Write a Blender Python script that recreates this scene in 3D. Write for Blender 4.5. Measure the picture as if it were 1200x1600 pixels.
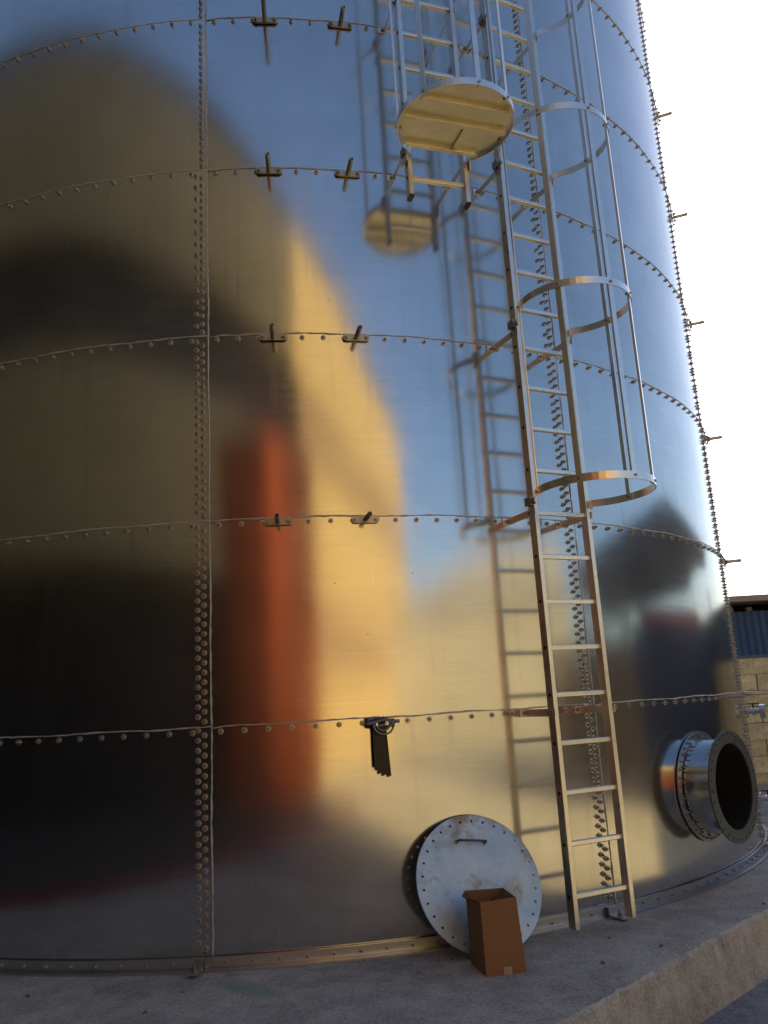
import bpy, math, random
from mathutils import Vector, Matrix
from math import sin, cos, pi, radians, sqrt, atan2
random.seed(7)
for o in list(bpy.data.objects): bpy.data.objects.remove(o)
sc = bpy.context.scene
COL = sc.collection

# ---------------------------------------------------------------- camera, sky, sun, exposure
CAMZ = 1.2819
PITCH, ROLL, FPX = 0.22717, -0.0565, 1284.757
F = Vector((0, cos(PITCH), sin(PITCH))); R0 = Vector((1, 0, 0)); U0 = R0.cross(F)
rv = R0 * cos(ROLL) + U0 * sin(ROLL); uv_ = -R0 * sin(ROLL) + U0 * cos(ROLL)
cam = bpy.data.cameras.new('camera'); co = bpy.data.objects.new('camera', cam); COL.objects.link(co)
co.matrix_world = Matrix(((rv.x, uv_.x, -F.x, 0), (rv.y, uv_.y, -F.y, 0), (rv.z, uv_.z, -F.z, CAMZ), (0, 0, 0, 1)))
cam.sensor_fit = 'VERTICAL'; cam.sensor_height = 24; cam.lens = FPX / 1600 * 24
cam.clip_start = 0.05; cam.clip_end = 3000
sc.camera = co

SUN_AZ = 7.0      # degrees clockwise from +Y
SUN_EL = 26.0
w = bpy.data.worlds.new('World'); sc.world = w; w.use_nodes = True
nt = w.node_tree; bg = nt.nodes['Background']
sky = nt.nodes.new('ShaderNodeTexSky'); sky.sky_type = 'NISHITA'; sky.sun_disc = False
sky.sun_elevation = radians(SUN_EL); sky.sun_rotation = radians(SUN_AZ)
sky.air_density = 1.0; sky.dust_density = 2.2; sky.ozone_density = 3.2
nt.links.new(sky.outputs[0], bg.inputs[0]); bg.inputs[1].default_value = 0.12
sl = bpy.data.lights.new('sun', 'SUN'); sl.energy = 5.0; sl.angle = radians(0.6); sl.color = (1, .80, .44)
so = bpy.data.objects.new('sun', sl); COL.objects.link(so)
sd = Vector((sin(radians(SUN_AZ)) * cos(radians(SUN_EL)), cos(radians(SUN_AZ)) * cos(radians(SUN_EL)), sin(radians(SUN_EL))))
so.rotation_euler = sd.to_track_quat('Z', 'Y').to_euler(); so.location = (0, 0, 30)
sc.view_settings.view_transform = 'Standard'; sc.view_settings.look = 'None'
sc.view_settings.gamma = 1; sc.view_settings.use_curve_mapping = False
sc.view_settings.exposure = 0.9

# ---------------------------------------------------------------- helpers
def nodes(name):
    m = bpy.data.materials.new(name); m.use_nodes = True
    t = m.node_tree; b = t.nodes['Principled BSDF']
    return m, t, b
def N(t, kind, **k):
    n = t.nodes.new(kind)
    for a, v in k.items():
        if a in n.inputs: n.inputs[a].default_value = v
        else: setattr(n, a, v)
    return n
def coords(t, kind='Object', scale=(1, 1, 1)):
    c = N(t, 'ShaderNodeTexCoord'); m = N(t, 'ShaderNodeMapping'); m.inputs['Scale'].default_value = scale
    t.links.new(c.outputs[kind], m.inputs[0]); return m.outputs[0]
def noise(t, vec, scale, detail=4, rough=.55):
    n = N(t, 'ShaderNodeTexNoise'); n.inputs['Scale'].default_value = scale
    n.inputs['Detail'].default_value = detail; n.inputs['Roughness'].default_value = rough
    t.links.new(vec, n.inputs['Vector']); return n.outputs['Fac']
def ramp(t, fac, stops):
    r = N(t, 'ShaderNodeValToRGB'); e = r.color_ramp.elements
    while len(e) < len(stops): e.new(.5)
    for el, (p, c) in zip(e, stops):
        el.position = p; el.color = (c, c, c, 1) if isinstance(c, (int, float)) else (*c, 1)
    t.links.new(fac, r.inputs[0]); return r.outputs[0]
def mix(t, fac, a, b, mode='MIX'):
    m = N(t, 'ShaderNodeMix', data_type='RGBA', blend_type=mode)
    for i, v in ((0, fac), (6, a), (7, b)):
        if isinstance(v, bpy.types.NodeSocket): t.links.new(v, m.inputs[i])
        elif i == 0: m.inputs[0].default_value = v
        else: m.inputs[i].default_value = (*v, 1)
    return m.outputs[2]
def bump(t, h, strength, dist, b, prev=None):
    n = N(t, 'ShaderNodeBump'); n.inputs['Strength'].default_value = strength; n.inputs['Distance'].default_value = dist
    t.links.new(h, n.inputs['Height'])
    if prev: t.links.new(prev, n.inputs['Normal'])
    t.links.new(n.outputs[0], b.inputs['Normal']); return n.outputs[0]
def simple(name, col, rough=.6, metal=0, var=.25, scale=6, bmp=0):
    m, t, b = nodes(name); v = coords(t)
    f = noise(t, v, scale, 5)
    c = mix(t, f, tuple(x * (1 - var) for x in col), tuple(min(1, x * (1 + var)) for x in col))
    t.links.new(c, b.inputs['Base Color']); b.inputs['Roughness'].default_value = rough; b.inputs['Metallic'].default_value = metal
    if bmp: bump(t, noise(t, v, scale * 6), .5, bmp, b)
    return m

class MB:
    def __init__(s): s.v = []; s.f = []; s.sm = []
    def add(s, vs, fs, smooth=False):
        k = len(s.v); s.v += [Vector(a) for a in vs]
        for f in fs: s.f.append([k + i for i in f]); s.sm.append(smooth)
        return s
    def box(s, c, ax, ay, az):      # centre and three half-axis vectors
        c = Vector(c); ax = Vector(ax); ay = Vector(ay); az = Vector(az)
        vs = [c + ax * i + ay * j + az * k for k in (-1, 1) for j in (-1, 1) for i in (-1, 1)]
        fs = [(0, 2, 3, 1), (4, 5, 7, 6), (0, 1, 5, 4), (2, 6, 7, 3), (0, 4, 6, 2), (1, 3, 7, 5)]
        if ax.cross(ay).dot(az) < 0: fs = [f[::-1] for f in fs]
        return s.add(vs, fs)
    def bbox(s, x0, x1, y0, y1, z0, z1):
        return s.box(((x0+x1)/2, (y0+y1)/2, (z0+z1)/2), ((x1-x0)/2, 0, 0), (0, (y1-y0)/2, 0), (0, 0, (z1-z0)/2))
    def cyl(s, a, b, r, n=10, r2=None, cap=True, smooth=True):
        a = Vector(a); b = Vector(b); d = (b - a).normalized(); u = d.orthogonal().normalized(); w_ = d.cross(u)
        r2 = r if r2 is None else r2
        vs = [a + (u * cos(2*pi*i/n) + w_ * sin(2*pi*i/n)) * r for i in range(n)] + [b + (u * cos(2*pi*i/n) + w_ * sin(2*pi*i/n)) * r2 for i in range(n)]
        s.add(vs, [(i, (i+1) % n, n + (i+1) % n, n + i) for i in range(n)], smooth)
        if cap: s.add(vs, [tuple(range(n))[::-1], tuple(range(n, 2*n))])
        return s
    def path(s, pts, r, n=6, rj=0):
        pts = [Vector(p) for p in pts]; rings = []
        for i, p in enumerate(pts):
            d = (pts[min(i+1, len(pts)-1)] - pts[max(i-1, 0)]).normalized()
            u = d.cross(Vector((0, 0, 1)))
            u = u.normalized() if u.length > .1 else Vector((1, 0, 0)).cross(d).normalized()
            w_ = d.cross(u); rr = r * (1 + rj * random.uniform(-1, 1))
            rings += [p + (u * cos(2*pi*k/n) + w_ * sin(2*pi*k/n)) * rr for k in range(n)]
        fs = [(i*n + k, i*n + (k+1) % n, (i+1)*n + (k+1) % n, (i+1)*n + k) for i in range(len(pts)-1) for k in range(n)]
        fs += [tuple(range(n))[::-1], tuple(range((len(pts)-1)*n, len(pts)*n))]
        return s.add(rings, fs, True)
    def annulus(s, c, d, r0, r1, h, n=32):   # ring plate, thickness h along d, inner r0 outer r1
        c = Vector(c); d = Vector(d).normalized(); u = d.cross(Vector((0, 0, 1)))
        u = u.normalized() if u.length > .1 else Vector((1, 0, 0)); w_ = d.cross(u); vs = []
        for i in range(n):
            e = u * cos(2*pi*i/n) + w_ * sin(2*pi*i/n)
            vs += [c + e * r0, c + e * r1, c + e * r1 + d * h, c + e * r0 + d * h]
        fs = []
        for i in range(n):
            a, b = 4*i, 4*((i+1) % n)
            for k in range(4): fs.append((a + k, a + (k+1) % 4, b + (k+1) % 4, b + k))
        return s.add(vs, fs)
    def arcband(s, ax, r0, r1, z0, z1, t0, t1, n):
        vs = []
        for i in range(n + 1):
            t = t0 + (t1 - t0) * i / n; e = Vector((cos(t), sin(t), 0))
            for r, z in ((r0, z0), (r1, z0), (r1, z1), (r0, z1)): vs.append(Vector((ax[0], ax[1], z)) + e * r)
        fs = [(4*i + k, 4*i + 4 + k, 4*i + 4 + (k+1) % 4, 4*i + (k+1) % 4) for i in range(n) for k in range(4)]
        fs += [(0, 1, 2, 3), (4*n + 3, 4*n + 2, 4*n + 1, 4*n)]
        return s.add(vs, fs)
    def mesh(s, name, off=Vector()):
        m = bpy.data.meshes.new(name); m.from_pydata([v - off for v in s.v], [], s.f)
        m.polygons.foreach_set('use_smooth', s.sm); m.update(); return m
    def build(s, name, mat, parent=None, bevel=0, angle=40):
        off = Vector(); q = parent
        while q: off = off + q.location; q = q.parent
        m = s.mesh(name, off); m.materials.append(mat)
        o = bpy.data.objects.new(name, m); COL.objects.link(o); o.parent = parent
        if bevel:
            b = o.modifiers.new('bevel', 'BEVEL'); b.width = bevel; b.segments = 2; b.limit_method = 'ANGLE'; b.angle_limit = radians(50)
        return o

def tag(o, label=None, cat=None, group=None, kind=None):
    for k, v in (('label', label), ('category', cat), ('group', group), ('kind', kind)):
        if v: o[k] = v
    return o
def empty(name, loc, label, cat, group=None):
    o = bpy.data.objects.new(name, None); COL.objects.link(o); o.location = loc; o.empty_display_size = .2
    return tag(o, label, cat, group)
def clone(o, parent, loc=None):
    c = o.copy(); COL.objects.link(c); c.parent = parent
    if loc is not None: c.location = loc
    return c

# ---------------------------------------------------------------- materials
def steel_mat():
    m, t, b = nodes('galvanised_sheet')
    uvf = coords(t, 'UV', (1.2, 170, 1)); uvs = coords(t, 'UV', (1, 1, 1)); uvl = coords(t, 'UV', (.9, .9, 1))
    streak = noise(t, uvf, 1.0, 3, .7)
    uvm = coords(t, 'UV', (3, 30, 1)); st2 = noise(t, uvm, 1.0, 4, .65)
    spang = noise(t, uvs, 90, 2); blot = noise(t, uvl, 2.2, 6, .6)
    c1 = ramp(t, streak, [(.25, (.50, .50, .49)), (.75, (.66, .655, .64))])
    c2 = mix(t, .35, c1, ramp(t, blot, [(.3, (.46, .46, .45)), (.7, (.70, .69, .67))]))
    # dust and dry splashes with a shape of their own
    sp = ramp(t, noise(t, uvs, 7, 8, .75), [(.66, 0.0), (.74, 1.0)])
    c3 = mix(t, N_mul(t, sp, .12), c2, (.45, .42, .36))
    vo = N(t, 'ShaderNodeTexVoronoi', feature='F1'); vo.inputs['Scale'].default_value = 9; t.links.new(uvs, vo.inputs['Vector'])
    dot = ramp(t, vo.outputs['Distance'], [(.035, 1.), (.055, 0.)]); gate = ramp(t, noise(t, uvs, 3.1, 3), [(.55, 0.), (.62, 1.)])
    dm = N(t, 'ShaderNodeMath', operation='MULTIPLY'); t.links.new(dot, dm.inputs[0]); t.links.new(gate, dm.inputs[1])
    scr = ramp(t, noise(t, coords(t, 'UV', (30, 2.2, 1)), 1.0, 2, .5), [(.725, 0.), (.74, 1.)])
    c3 = mix(t, N_mul(t, dm.outputs[0], .8), c3, (.12, .11, .10)); c3 = mix(t, N_mul(t, scr, .28), c3, (.85, .84, .82))
    oj = N(t, 'ShaderNodeObjectInfo'); tone = ramp(t, oj.outputs['Random'], [(0., .90), (1., 1.0)])
    c3 = mix(t, 1.0, c3, tone, 'MULTIPLY')
    t.links.new(c3, b.inputs['Base Color'])
    b.inputs['Metallic'].default_value = 1
    r = N(t, 'ShaderNodeMath', operation='MULTIPLY_ADD'); t.links.new(st2, r.inputs[0]); r.inputs[1].default_value = .09; r.inputs[2].default_value = .055
    r2 = N(t, 'ShaderNodeMath', operation='MULTIPLY_ADD'); t.links.new(blot, r2.inputs[0]); r2.inputs[1].default_value = .06; t.links.new(r.outputs[0], r2.inputs[2])
    r3 = N(t, 'ShaderNodeMath', operation='MULTIPLY_ADD'); t.links.new(sp, r3.inputs[0]); r3.inputs[1].default_value = .06; t.links.new(r2.outputs[0], r3.inputs[2])
    oi = N(t, 'ShaderNodeObjectInfo')
    r4 = N(t, 'ShaderNodeMath', operation='MULTIPLY_ADD'); t.links.new(oi.outputs['Random'], r4.inputs[0]); r4.inputs[1].default_value = .02; t.links.new(r3.outputs[0], r4.inputs[2])
    drip = ramp(t, noise(t, coords(t, 'UV', (14, .55, 1)), 1.0, 5, .6), [(.56, 0.), (.68, 1.)])
    r5 = N(t, 'ShaderNodeMath', operation='MULTIPLY_ADD'); t.links.new(drip, r5.inputs[0]); r5.inputs[1].default_value = .03; t.links.new(r4.outputs[0], r5.inputs[2])
    t.links.new(r5.outputs[0], b.inputs['Roughness'])
    c4 = mix(t, N_mul(t, drip, .13), c3, (.28, .26, .23)); t.links.new(c4, b.inputs['Base Color'])
    # zinc haze: a weak broad lobe beside the sharp one
    hz = N(t, 'ShaderNodeBsdfPrincipled'); hz.inputs['Metallic'].default_value = 1; hz.inputs['Roughness'].default_value = .48
    t.links.new(c3, hz.inputs['Base Color'])
    ms = N(t, 'ShaderNodeMixShader'); ms.inputs[0].default_value = .08
    out = t.nodes['Material Output']; t.links.new(b.outputs[0], ms.inputs[1]); t.links.new(hz.outputs[0], ms.inputs[2]); t.links.new(ms.outputs[0], out.inputs[0])
    n1 = bump(t, streak, .10, .0006, b)
    n2 = bump(t, spang, .10, .0006, b, n1)
    bump(t, noise(t, uvs, 1.6, 2, .4), .35, .006, b, n2)
    return m
def N_mul(t, a, k):
    n = N(t, 'ShaderNodeMath', operation='MULTIPLY'); t.links.new(a, n.inputs[0]); n.inputs[1].default_value = k; return n.outputs[0]
def metal(name, col, rough, bm=.0, var=.12, scale=25):
    m, t, b = nodes(name); v = coords(t); f = noise(t, v, scale, 5, .6)
    t.links.new(mix(t, f, tuple(x*(1-var) for x in col), tuple(min(1, x*(1+var)) for x in col)), b.inputs['Base Color'])
    b.inputs['Metallic'].default_value = 1
    g = N(t, 'ShaderNodeMath', operation='MULTIPLY_ADD'); t.links.new(noise(t, v, scale * .4, 4), g.inputs[0]); g.inputs[1].default_value = .25; g.inputs[2].default_value = rough - .12
    t.links.new(g.outputs[0], b.inputs['Roughness'])
    if bm: bump(t, noise(t, v, 150, 2), .3, bm, b)
    return m
M = {}
M['sheet'] = steel_mat()
M['bolt'] = metal('zinc_bolt', (.36, .34, .31), .42, .0004)
M['washer'] = metal('zinc_washer', (.62, .58, .52), .5, .0004)
M['galv'] = metal('galvanised_steel', (.55, .56, .57), .36, .0004)
M['alu'] = metal('aluminium_ladder', (.77, .74, .69), .31, .0002)
M['aluplate'] = metal('aluminium_plate', (.90, .85, .68), .5, .0003)
M['bead'] = simple('grey_sealant', (.50, .44, .38), .55, 0, .15, 40)
M['bracket'] = metal('cast_bracket', (.40, .36, .28), .42, .0005)
M['black'] = simple('black_plastic', (.012, .012, .014), .35, 0, .2)
M['darksteel'] = metal('dark_steel', (.09, .10, .13), .35)
M['dark'] = simple('opening_shade', (.006, .0055, .005), .95)  # near-black colour stands for the shade inside openings

def concrete(name, base, spot=.5, green=False, side=False, scale=1):
    m, t, b = nodes(name); v = coords(t)
    big = noise(t, v, .9 * scale, 6, .6); mid = noise(t, v, 6 * scale, 6, .65); fine = noise(t, v, 60 * scale, 4, .7)
    lo = tuple(x * .62 for x in base); hi = tuple(min(1, x * 1.3) for x in base)
    c = mix(t, ramp(t, big, [(.40, 0.), (.60, 1.)]), lo, hi)
    c = mix(t, .5, c, mix(t, ramp(t, mid, [(.40, 0.), (.62, 1.)]), tuple(x * .5 for x in base), tuple(x * 1.45 for x in base)))
    c = mix(t, .4, c, mix(t, ramp(t, fine, [(.35, 0.), (.65, 1.)]), tuple(x * .3 for x in base), tuple(x * 1.7 for x in base)))
    sp = ramp(t, noise(t, v, 17 * scale, 3, .5), [(.70, 0.), (.745, 1.)])
    c = mix(t, N_mul(t, sp, spot), c, tuple(x * .3 for x in base))
    lt = ramp(t, noise(t, coords(t, 'Object', (1, 2.2, 1)), 2.6, 8, .7), [(.58, 0.), (.70, 1.)])
    c = mix(t, N_mul(t, lt, .30), c, tuple(min(1, x * 1.7) for x in base))
    if side:
        vs = coords(t, 'Object', (3.2, 3.2, .5)); run = ramp(t, noise(t, vs, 1.6, 6, .65), [(.5, 0.), (.68, 1.)])
        c = mix(t, N_mul(t, run, .45), c, tuple(x * .38 for x in base))
        blk = ramp(t, noise(t, coords(t, 'Object', (1, 1, .6)), 4.3, 7, .72), [(.60, 0.), (.67, 1.)])
        c = mix(t, N_mul(t, blk, .75), c, tuple(x * .2 for x in base))
    if green:
        cc = N(t, 'ShaderNodeTexCoord'); mp = N(t, 'ShaderNodeMapping'); mp.inputs['Location'].default_value = (.80, -4.46, 0)
        mp.inputs['Rotation'].default_value = (0, 0, -.7)
        mp.vector_type = 'TEXTURE'; mp.inputs['Location'].default_value = (-.80, 4.46, 0); mp.inputs['Scale'].default_value = (.30, .10, 1)
        t.links.new(cc.outputs['Object'], mp.inputs[0])
        g = N(t, 'ShaderNodeTexGradient', gradient_type='SPHERICAL'); t.links.new(mp.outputs[0], g.inputs[0])
        k = N(t, 'ShaderNodeMath', operation='MULTIPLY'); t.links.new(ramp(t, g.outputs[1], [(0, 0.), (.5, 1.)]), k.inputs[0]); t.links.new(ramp(t, mid, [(.4, 0.), (.62, .55)]), k.inputs[1])
        c = mix(t, k.outputs[0], c, (.05, .22, .07))
    t.links.new(c, b.inputs['Base Color']); b.inputs['Roughness'].default_value = .85
    n1 = bump(t, mid, .5, .01, b); bump(t, fine, .6, .003, b, n1)
    return m
M['slab'] = concrete('slab_concrete', (.40, .35, .295), .6, green=True)
M['slabside'] = concrete('slab_edge_concrete', (.41, .38, .32), .6, side=True, scale=1.4)
M['yard'] = concrete('yard_concrete', (.20, .195, .19), .35, scale=.7)
M['asphalt'] = simple('dark_asphalt', (.060, .050, .034), 1.0, 0, .3, 3)

# ---------------------------------------------------------------- ground and slab
AX = Vector((-1.0284, 9.3089, 0)); R = 4.4932
TH1, TH2 = -1.57535, -1.03245; DTH = TH2 - TH1; RH = 1.2
def pol(t, r, z): return Vector((AX.x + r * cos(t), AX.y + r * sin(t), z))
def rad(t): return Vector((cos(t), sin(t), 0))
def tan_(t): return Vector((-sin(t), cos(t), 0))
GZ = -.35; SZ = -.052
g = MB()
g.add([(-900, -900, GZ), (900, -900, GZ), (900, 900, GZ), (-900, 900, GZ)], [(0, 1, 2, 3)])
tag(g.build('ground', M['yard']), 'bare grey concrete yard round the tank plinth', 'ground', kind='structure')
eu = Vector((1, 1, 0)) / sqrt(2); ev = Vector((1, -1, 0)) / sqrt(2)
A2 = AX.copy()
def sp(u, v, z): return Vector((A2.x, A2.y, z)) + eu * u + ev * v
# slab: top with a slightly ragged front edge, side face below
rnd = random.Random(3)
top = MB(); side = MB(); n = 520; u0, u1 = -5.6, 14.0
def wob(u): return .006 * sin(u * 2.3 + .4) + .003 * sin(u * 7.1) + rnd.uniform(-.0035, .0035) - (rnd.uniform(.006, .02) if rnd.random() < .05 else 0)
edge = [sp(u0 + (u1 - u0) * i / n, 5.05 + wob(u0 + (u1 - u0) * i / n), SZ) for i in range(n + 1)]
vs = []
for i, e in enumerate(edge):
    j = rnd.uniform(.010, .022)
    vs += [sp(u0 + (u1 - u0) * i / n, -5.05, SZ), e - ev * j, e - Vector((0, 0, j * .9)), sp(u0 + (u1 - u0) * i / n, 5.05, SZ) + ev * (.02 + rnd.uniform(-.0015, .0015)) - Vector((0, 0, .15)), sp(u0 + (u1 - u0) * i / n, 5.05 + .05 + .006 * sin(i * .11), GZ - .02)]
for i in range(n):
    a = 5 * i; b_ = 5 * (i + 1)
    top.add([vs[a], vs[a+1], vs[b_+1], vs[b_]], [(0, 1, 2, 3)])
    side.add([vs[a+1], vs[a+2], vs[b_+2], vs[b_+1]], [(0, 1, 2, 3)], True)
    side.add([vs[a+2], vs[a+3], vs[b_+3], vs[b_+2]], [(0, 1, 2, 3)], True)
    side.add([vs[a+3], vs[a+4], vs[b_+4], vs[b_+3]], [(0, 1, 2, 3)], True)
tp = top.build('concrete_slab', M['slab']); tag(tp, 'raised grey concrete plinth slab under the steel tank', 'slab', kind='structure')
for P_ in ((u0, -5.05, u0, 5.05), (u0, -5.05, u1, -5.05), (u1, -5.05, u1, 5.05)):
    a = sp(P_[0], P_[1], SZ); b_ = sp(P_[2], P_[3], SZ)
    side.add([a, b_, Vector((b_.x, b_.y, GZ - .02)), Vector((a.x, a.y, GZ - .02))], [(0, 1, 2, 3)])
tag(side.build('slab_edge', M['slabside'], tp), kind='structure')
lot = MB(); lot.add([(-.2, -15.5, GZ + .005), (7.6, -19, GZ + .005), (8.4, 10.9, GZ + .004), (6.4, 10.9, GZ + .005), (3.0, 5.7, GZ + .005), (1.3, -.6, GZ + .005)], [(0, 1, 2, 3, 4, 5)])  # pale patch added so the sunlit ground mirrors brightly
tag(lot.build('sunlit_ground_patch', concrete('sunlit_ground_pale', (.54, .47, .31), .3, scale=.8)), 'strip of ground coloured pale to stand for sunlight beside the slab', 'sand', kind='structure')
# crumbs and grit on the slab
deb = MB()
for _ in range(260):
    u = rnd.uniform(-5.5, 6); v = rnd.uniform(-5.0, 5.0); p = sp(u, v, SZ)
    if (p - Vector((AX.x, AX.y, SZ))).length < R + .12 or p.y > 9: continue
    s = rnd.uniform(.003, .010) * (1.6 if rnd.random() < .12 else 1); a = rnd.uniform(0, pi)
    deb.box(p + Vector((0, 0, s * .4)), Vector((cos(a), sin(a), .2)) * s, Vector((-sin(a), cos(a), 0)) * s * rnd.uniform(.4, 1), (0, 0, s * .55))
tag(deb.build('loose_grit', simple('grit', (.16, .14, .12), .9)), 'small stones and crumbs scattered on the plinth slab', 'grit', kind='stuff')

# ---------------------------------------------------------------- the tank
tank = empty('storage_tank', (AX.x, AX.y, 0), 'huge round bolted tank of shiny galvanised sheets on a concrete slab', 'tank')
NR = 19; NS = 12  # unseen upper rings added so the tank's shadow covers the hall
DT = 2 * pi / NS
# sheet borders: seams 1 and 2 stand exactly where the photo has them, others share the rest
seams = [TH1 + DTH * k for k in range(-2, 4)]
rest = NS - 5
span = 2 * pi - (seams[-1] - seams[0])
seams += [seams[-1] + span * (k + 1) / rest for k in range(rest)]      # last one equals first + 2 pi
NOZ_T, NOZ_Z, NOZ_R = -.788, .59, .37
def sheet(k, row):
    t0, t1 = seams[k], seams[k+1]
    ov = .078 / R                                   # the left sheet laps over the right one past the seam line
    near = row <= 6 and k in (0, 1, 2, 3, 4)
    special = (row == 0 and t0 < NOZ_T < t1)
    nu = 56 if special else (28 if near else 14); nv = 26 if special else 3
    zb, zt = row * RH - (.045 if row else .0), (row + 1) * RH
    rs = random.Random(k * 31 + row); ta, tz = rs.uniform(-.006, .006), rs.uniform(-.004, .004); bul = rs.uniform(-.005, .005)
    vs, ns, fs = [], [], []
    for j in range(nv + 1):
        for i in range(nu + 1):
            a, c = i / nu, j / nv
            t = t0 - 0.085 / R + (t1 - t0 + .085 / R) * a; z = zb + (zt - zb) * c
            r = R + .0035 * a + .0040 * c - .0008
            vs.append(pol(t, r, z) - tank.location)
            nn = rad(t) + tan_(t) * (ta + bul * (a - .5) * 2) + Vector((0, 0, tz + bul * .7 * (c - .5) * 2))
            ns.append(nn.normalized())
    for j in range(nv):
        for i in range(nu):
            if special:
                q = (vs[j*(nu+1)+i] + vs[(j+1)*(nu+1)+i+1]) / 2 + tank.location - pol(NOZ_T, R, NOZ_Z)
                if sqrt(q.dot(tan_(NOZ_T))**2 + q.z**2) < .315: continue
            fs.append((j*(nu+1)+i, j*(nu+1)+i+1, (j+1)*(nu+1)+i+1, (j+1)*(nu+1)+i))
    m = bpy.data.meshes.new('steel_sheet'); m.from_pydata(vs, [], fs)
    m.polygons.foreach_set('use_smooth', [True] * len(fs))
    uvl = m.uv_layers.new(name='UVMap')
    off = rs.uniform(0, 50)
    for p in m.polygons:
        for li in p.loop_indices:
            vi = m.loops[li].vertex_index; i = vi % (nu + 1); j = vi // (nu + 1)
            uvl.data[li].uv = ((t0 + (t1 - t0) * i / nu) * R + off, zb + (zt - zb) * j / nv + off)
    m.update(); m.normals_split_custom_set_from_vertices(ns)
    m.materials.append(M['sheet'])
    o = bpy.data.objects.new('steel_sheet', m); COL.objects.link(o); o.parent = tank
for k in range(NS):
    for row in range(NR): sheet(k, row)
# roof, curb angle
rf = MB(); nn_ = 48; TZ = NR * RH
ringv = [pol(2*pi*i/nn_, R + .15, TZ) for i in range(nn_)] + [Vector((AX.x, AX.y, TZ + .9))]
rf.add(ringv, [(i, (i+1) % nn_, nn_) for i in range(nn_)]); rf.build('roof', M['galv'], tank)
MB().arcband(AX, R - .02, R + .16, TZ - .08, TZ - .004, 0, 2*pi, 72).build('curb_angle', M['galv'], tank)

# bolts -----------------------------------------------------
bm_ = MB()
bm_.cyl((0, 0, 0), (0, 0, .003), .0165, 12, smooth=False); bm_.cyl((0, 0, .003), (0, 0, .013), .0105, 6, smooth=False)
bm_.cyl((0, 0, .013), (0, 0, .017), .0085, 6, r2=.006, smooth=False); bm_.cyl((0, 0, .012), (0, 0, .024), .0055, 6)
boltmesh = bm_.mesh('bolt'); boltmesh.materials.append(M['bolt']); boltmesh.materials.append(M['washer'])
for i, p in enumerate(boltmesh.polygons): p.material_index = 1 if i < 14 else 0
def mark_washers(o):
    o.data.materials.append(M['washer']); nf = len(boltmesh.polygons)
    for i, p in enumerate(o.data.polygons): p.material_index = 1 if i % nf < 14 else 0
bolts = []     # (theta, z)
brk_t = (-1.484, -1.367)
for row in range(0, 9):
    for k in range(NS):
        t0, t1 = seams[k], seams[k+1]
        # vertical pair of columns left of the line at t1
        zc = row * RH + .055
        for col, off in ((0, -.037), (1, -.074)):
            step = .0553
            if row == 3 and col == 1: step = .083
            if row >= 4 and col == 1: continue
            z = row * RH + .03 + (0 if col == 0 else step / 2) + (.02 if row == 0 else 0)
            while z < (row + 1) * RH - .01:
                bolts.append((t1 + off / R, z)); z += step
        # horizontal row under the lap
        nb = 18; a = t0 + .055 / R; b_ = t1 - .105 / R
        for i in range(nb): bolts.append((a + (b_ - a) * i / (nb - 1), (row + 1) * RH - .028))
def toss(t, z, rr):
    d = rad(t + rr.uniform(-.02, .02)) + Vector((0, 0, rr.uniform(-.06, .06))); return d.normalized()
rr = random.Random(11)
C0 = Vector((0, 0, CAMZ)); scored = []
for t, z in bolts:
    p = pol(t, R + .006, z)
    if any(abs((t - bt) * R) < .03 and False for bt in brk_t): continue
    d = p - C0; f = d.dot(F)
    px = 600 + FPX * d.dot(rv) / f if f > 0 else -1; py = 800 - FPX * d.dot(uv_) / f if f > 0 else -1
    vis = f > 0 and -10 < px < 1210 and -10 < py < 1610 and rad(t).dot(-d) > .3
    scored.append((0 if vis else 1, d.length, t, z, p))
scored.sort(key=lambda s: s[:2])
rest_b = MB(); bmv = [v.co.copy() for v in boltmesh.vertices]; bmf = [tuple(p.vertices) for p in boltmesh.polygons]
proto = None
for idx, (_, _, t, z, p) in enumerate(scored):
    n_ = toss(t, z, rr); q = n_.to_track_quat('Z', 'Y') @ Matrix.Rotation(rr.uniform(0, 1.05), 3, 'Z').to_quaternion()
    if idx < 290:
        o = bpy.data.objects.new('bolt', boltmesh); COL.objects.link(o); o.parent = tank
        o.location = p - tank.location; o.rotation_mode = 'QUATERNION'; o.rotation_quaternion = q
    else:
        Mx = q.to_matrix(); rest_b.add([Mx @ v + p for v in bmv], bmf)
mark_washers(tag(rest_b.build('bolt_rows', M['bolt'], tank), kind='stuff'))

# sealant beads along the laps
for row in range(0, 9):
    bd = MB(); rb = random.Random(row)
    if row:
        for k in range(NS):
            t0, t1 = seams[k], seams[k+1]; pts = []
            n = 60 if k < 5 else 16
            for i in range(n + 1):
                a = i / n; t = t0 + (t1 - t0) * a
                z = row * RH + rb.uniform(-.0022, .0022) + .003 * sin(t * 40 + row)
                if k < 5 and (a < .03): z -= .012 * (1 - a / .03)
                pts.append(pol(t, R + .0065, z))
            bd.path(pts, .0042, 5, .45)
    for k in range(NS):
        pts = []; n = 44 if k < 5 else 10
        for i in range(n + 1):
            z = row * RH + RH * i / n
            pts.append(pol(seams[k+1] + (rb.uniform(-.0018, .0018) + .002 * sin(z * 7)) / R, R + .0055, z))
        bd.path(pts, .0048, 5, .45)
    bd.build('sealant_bead', M['bead'], tank)

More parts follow.
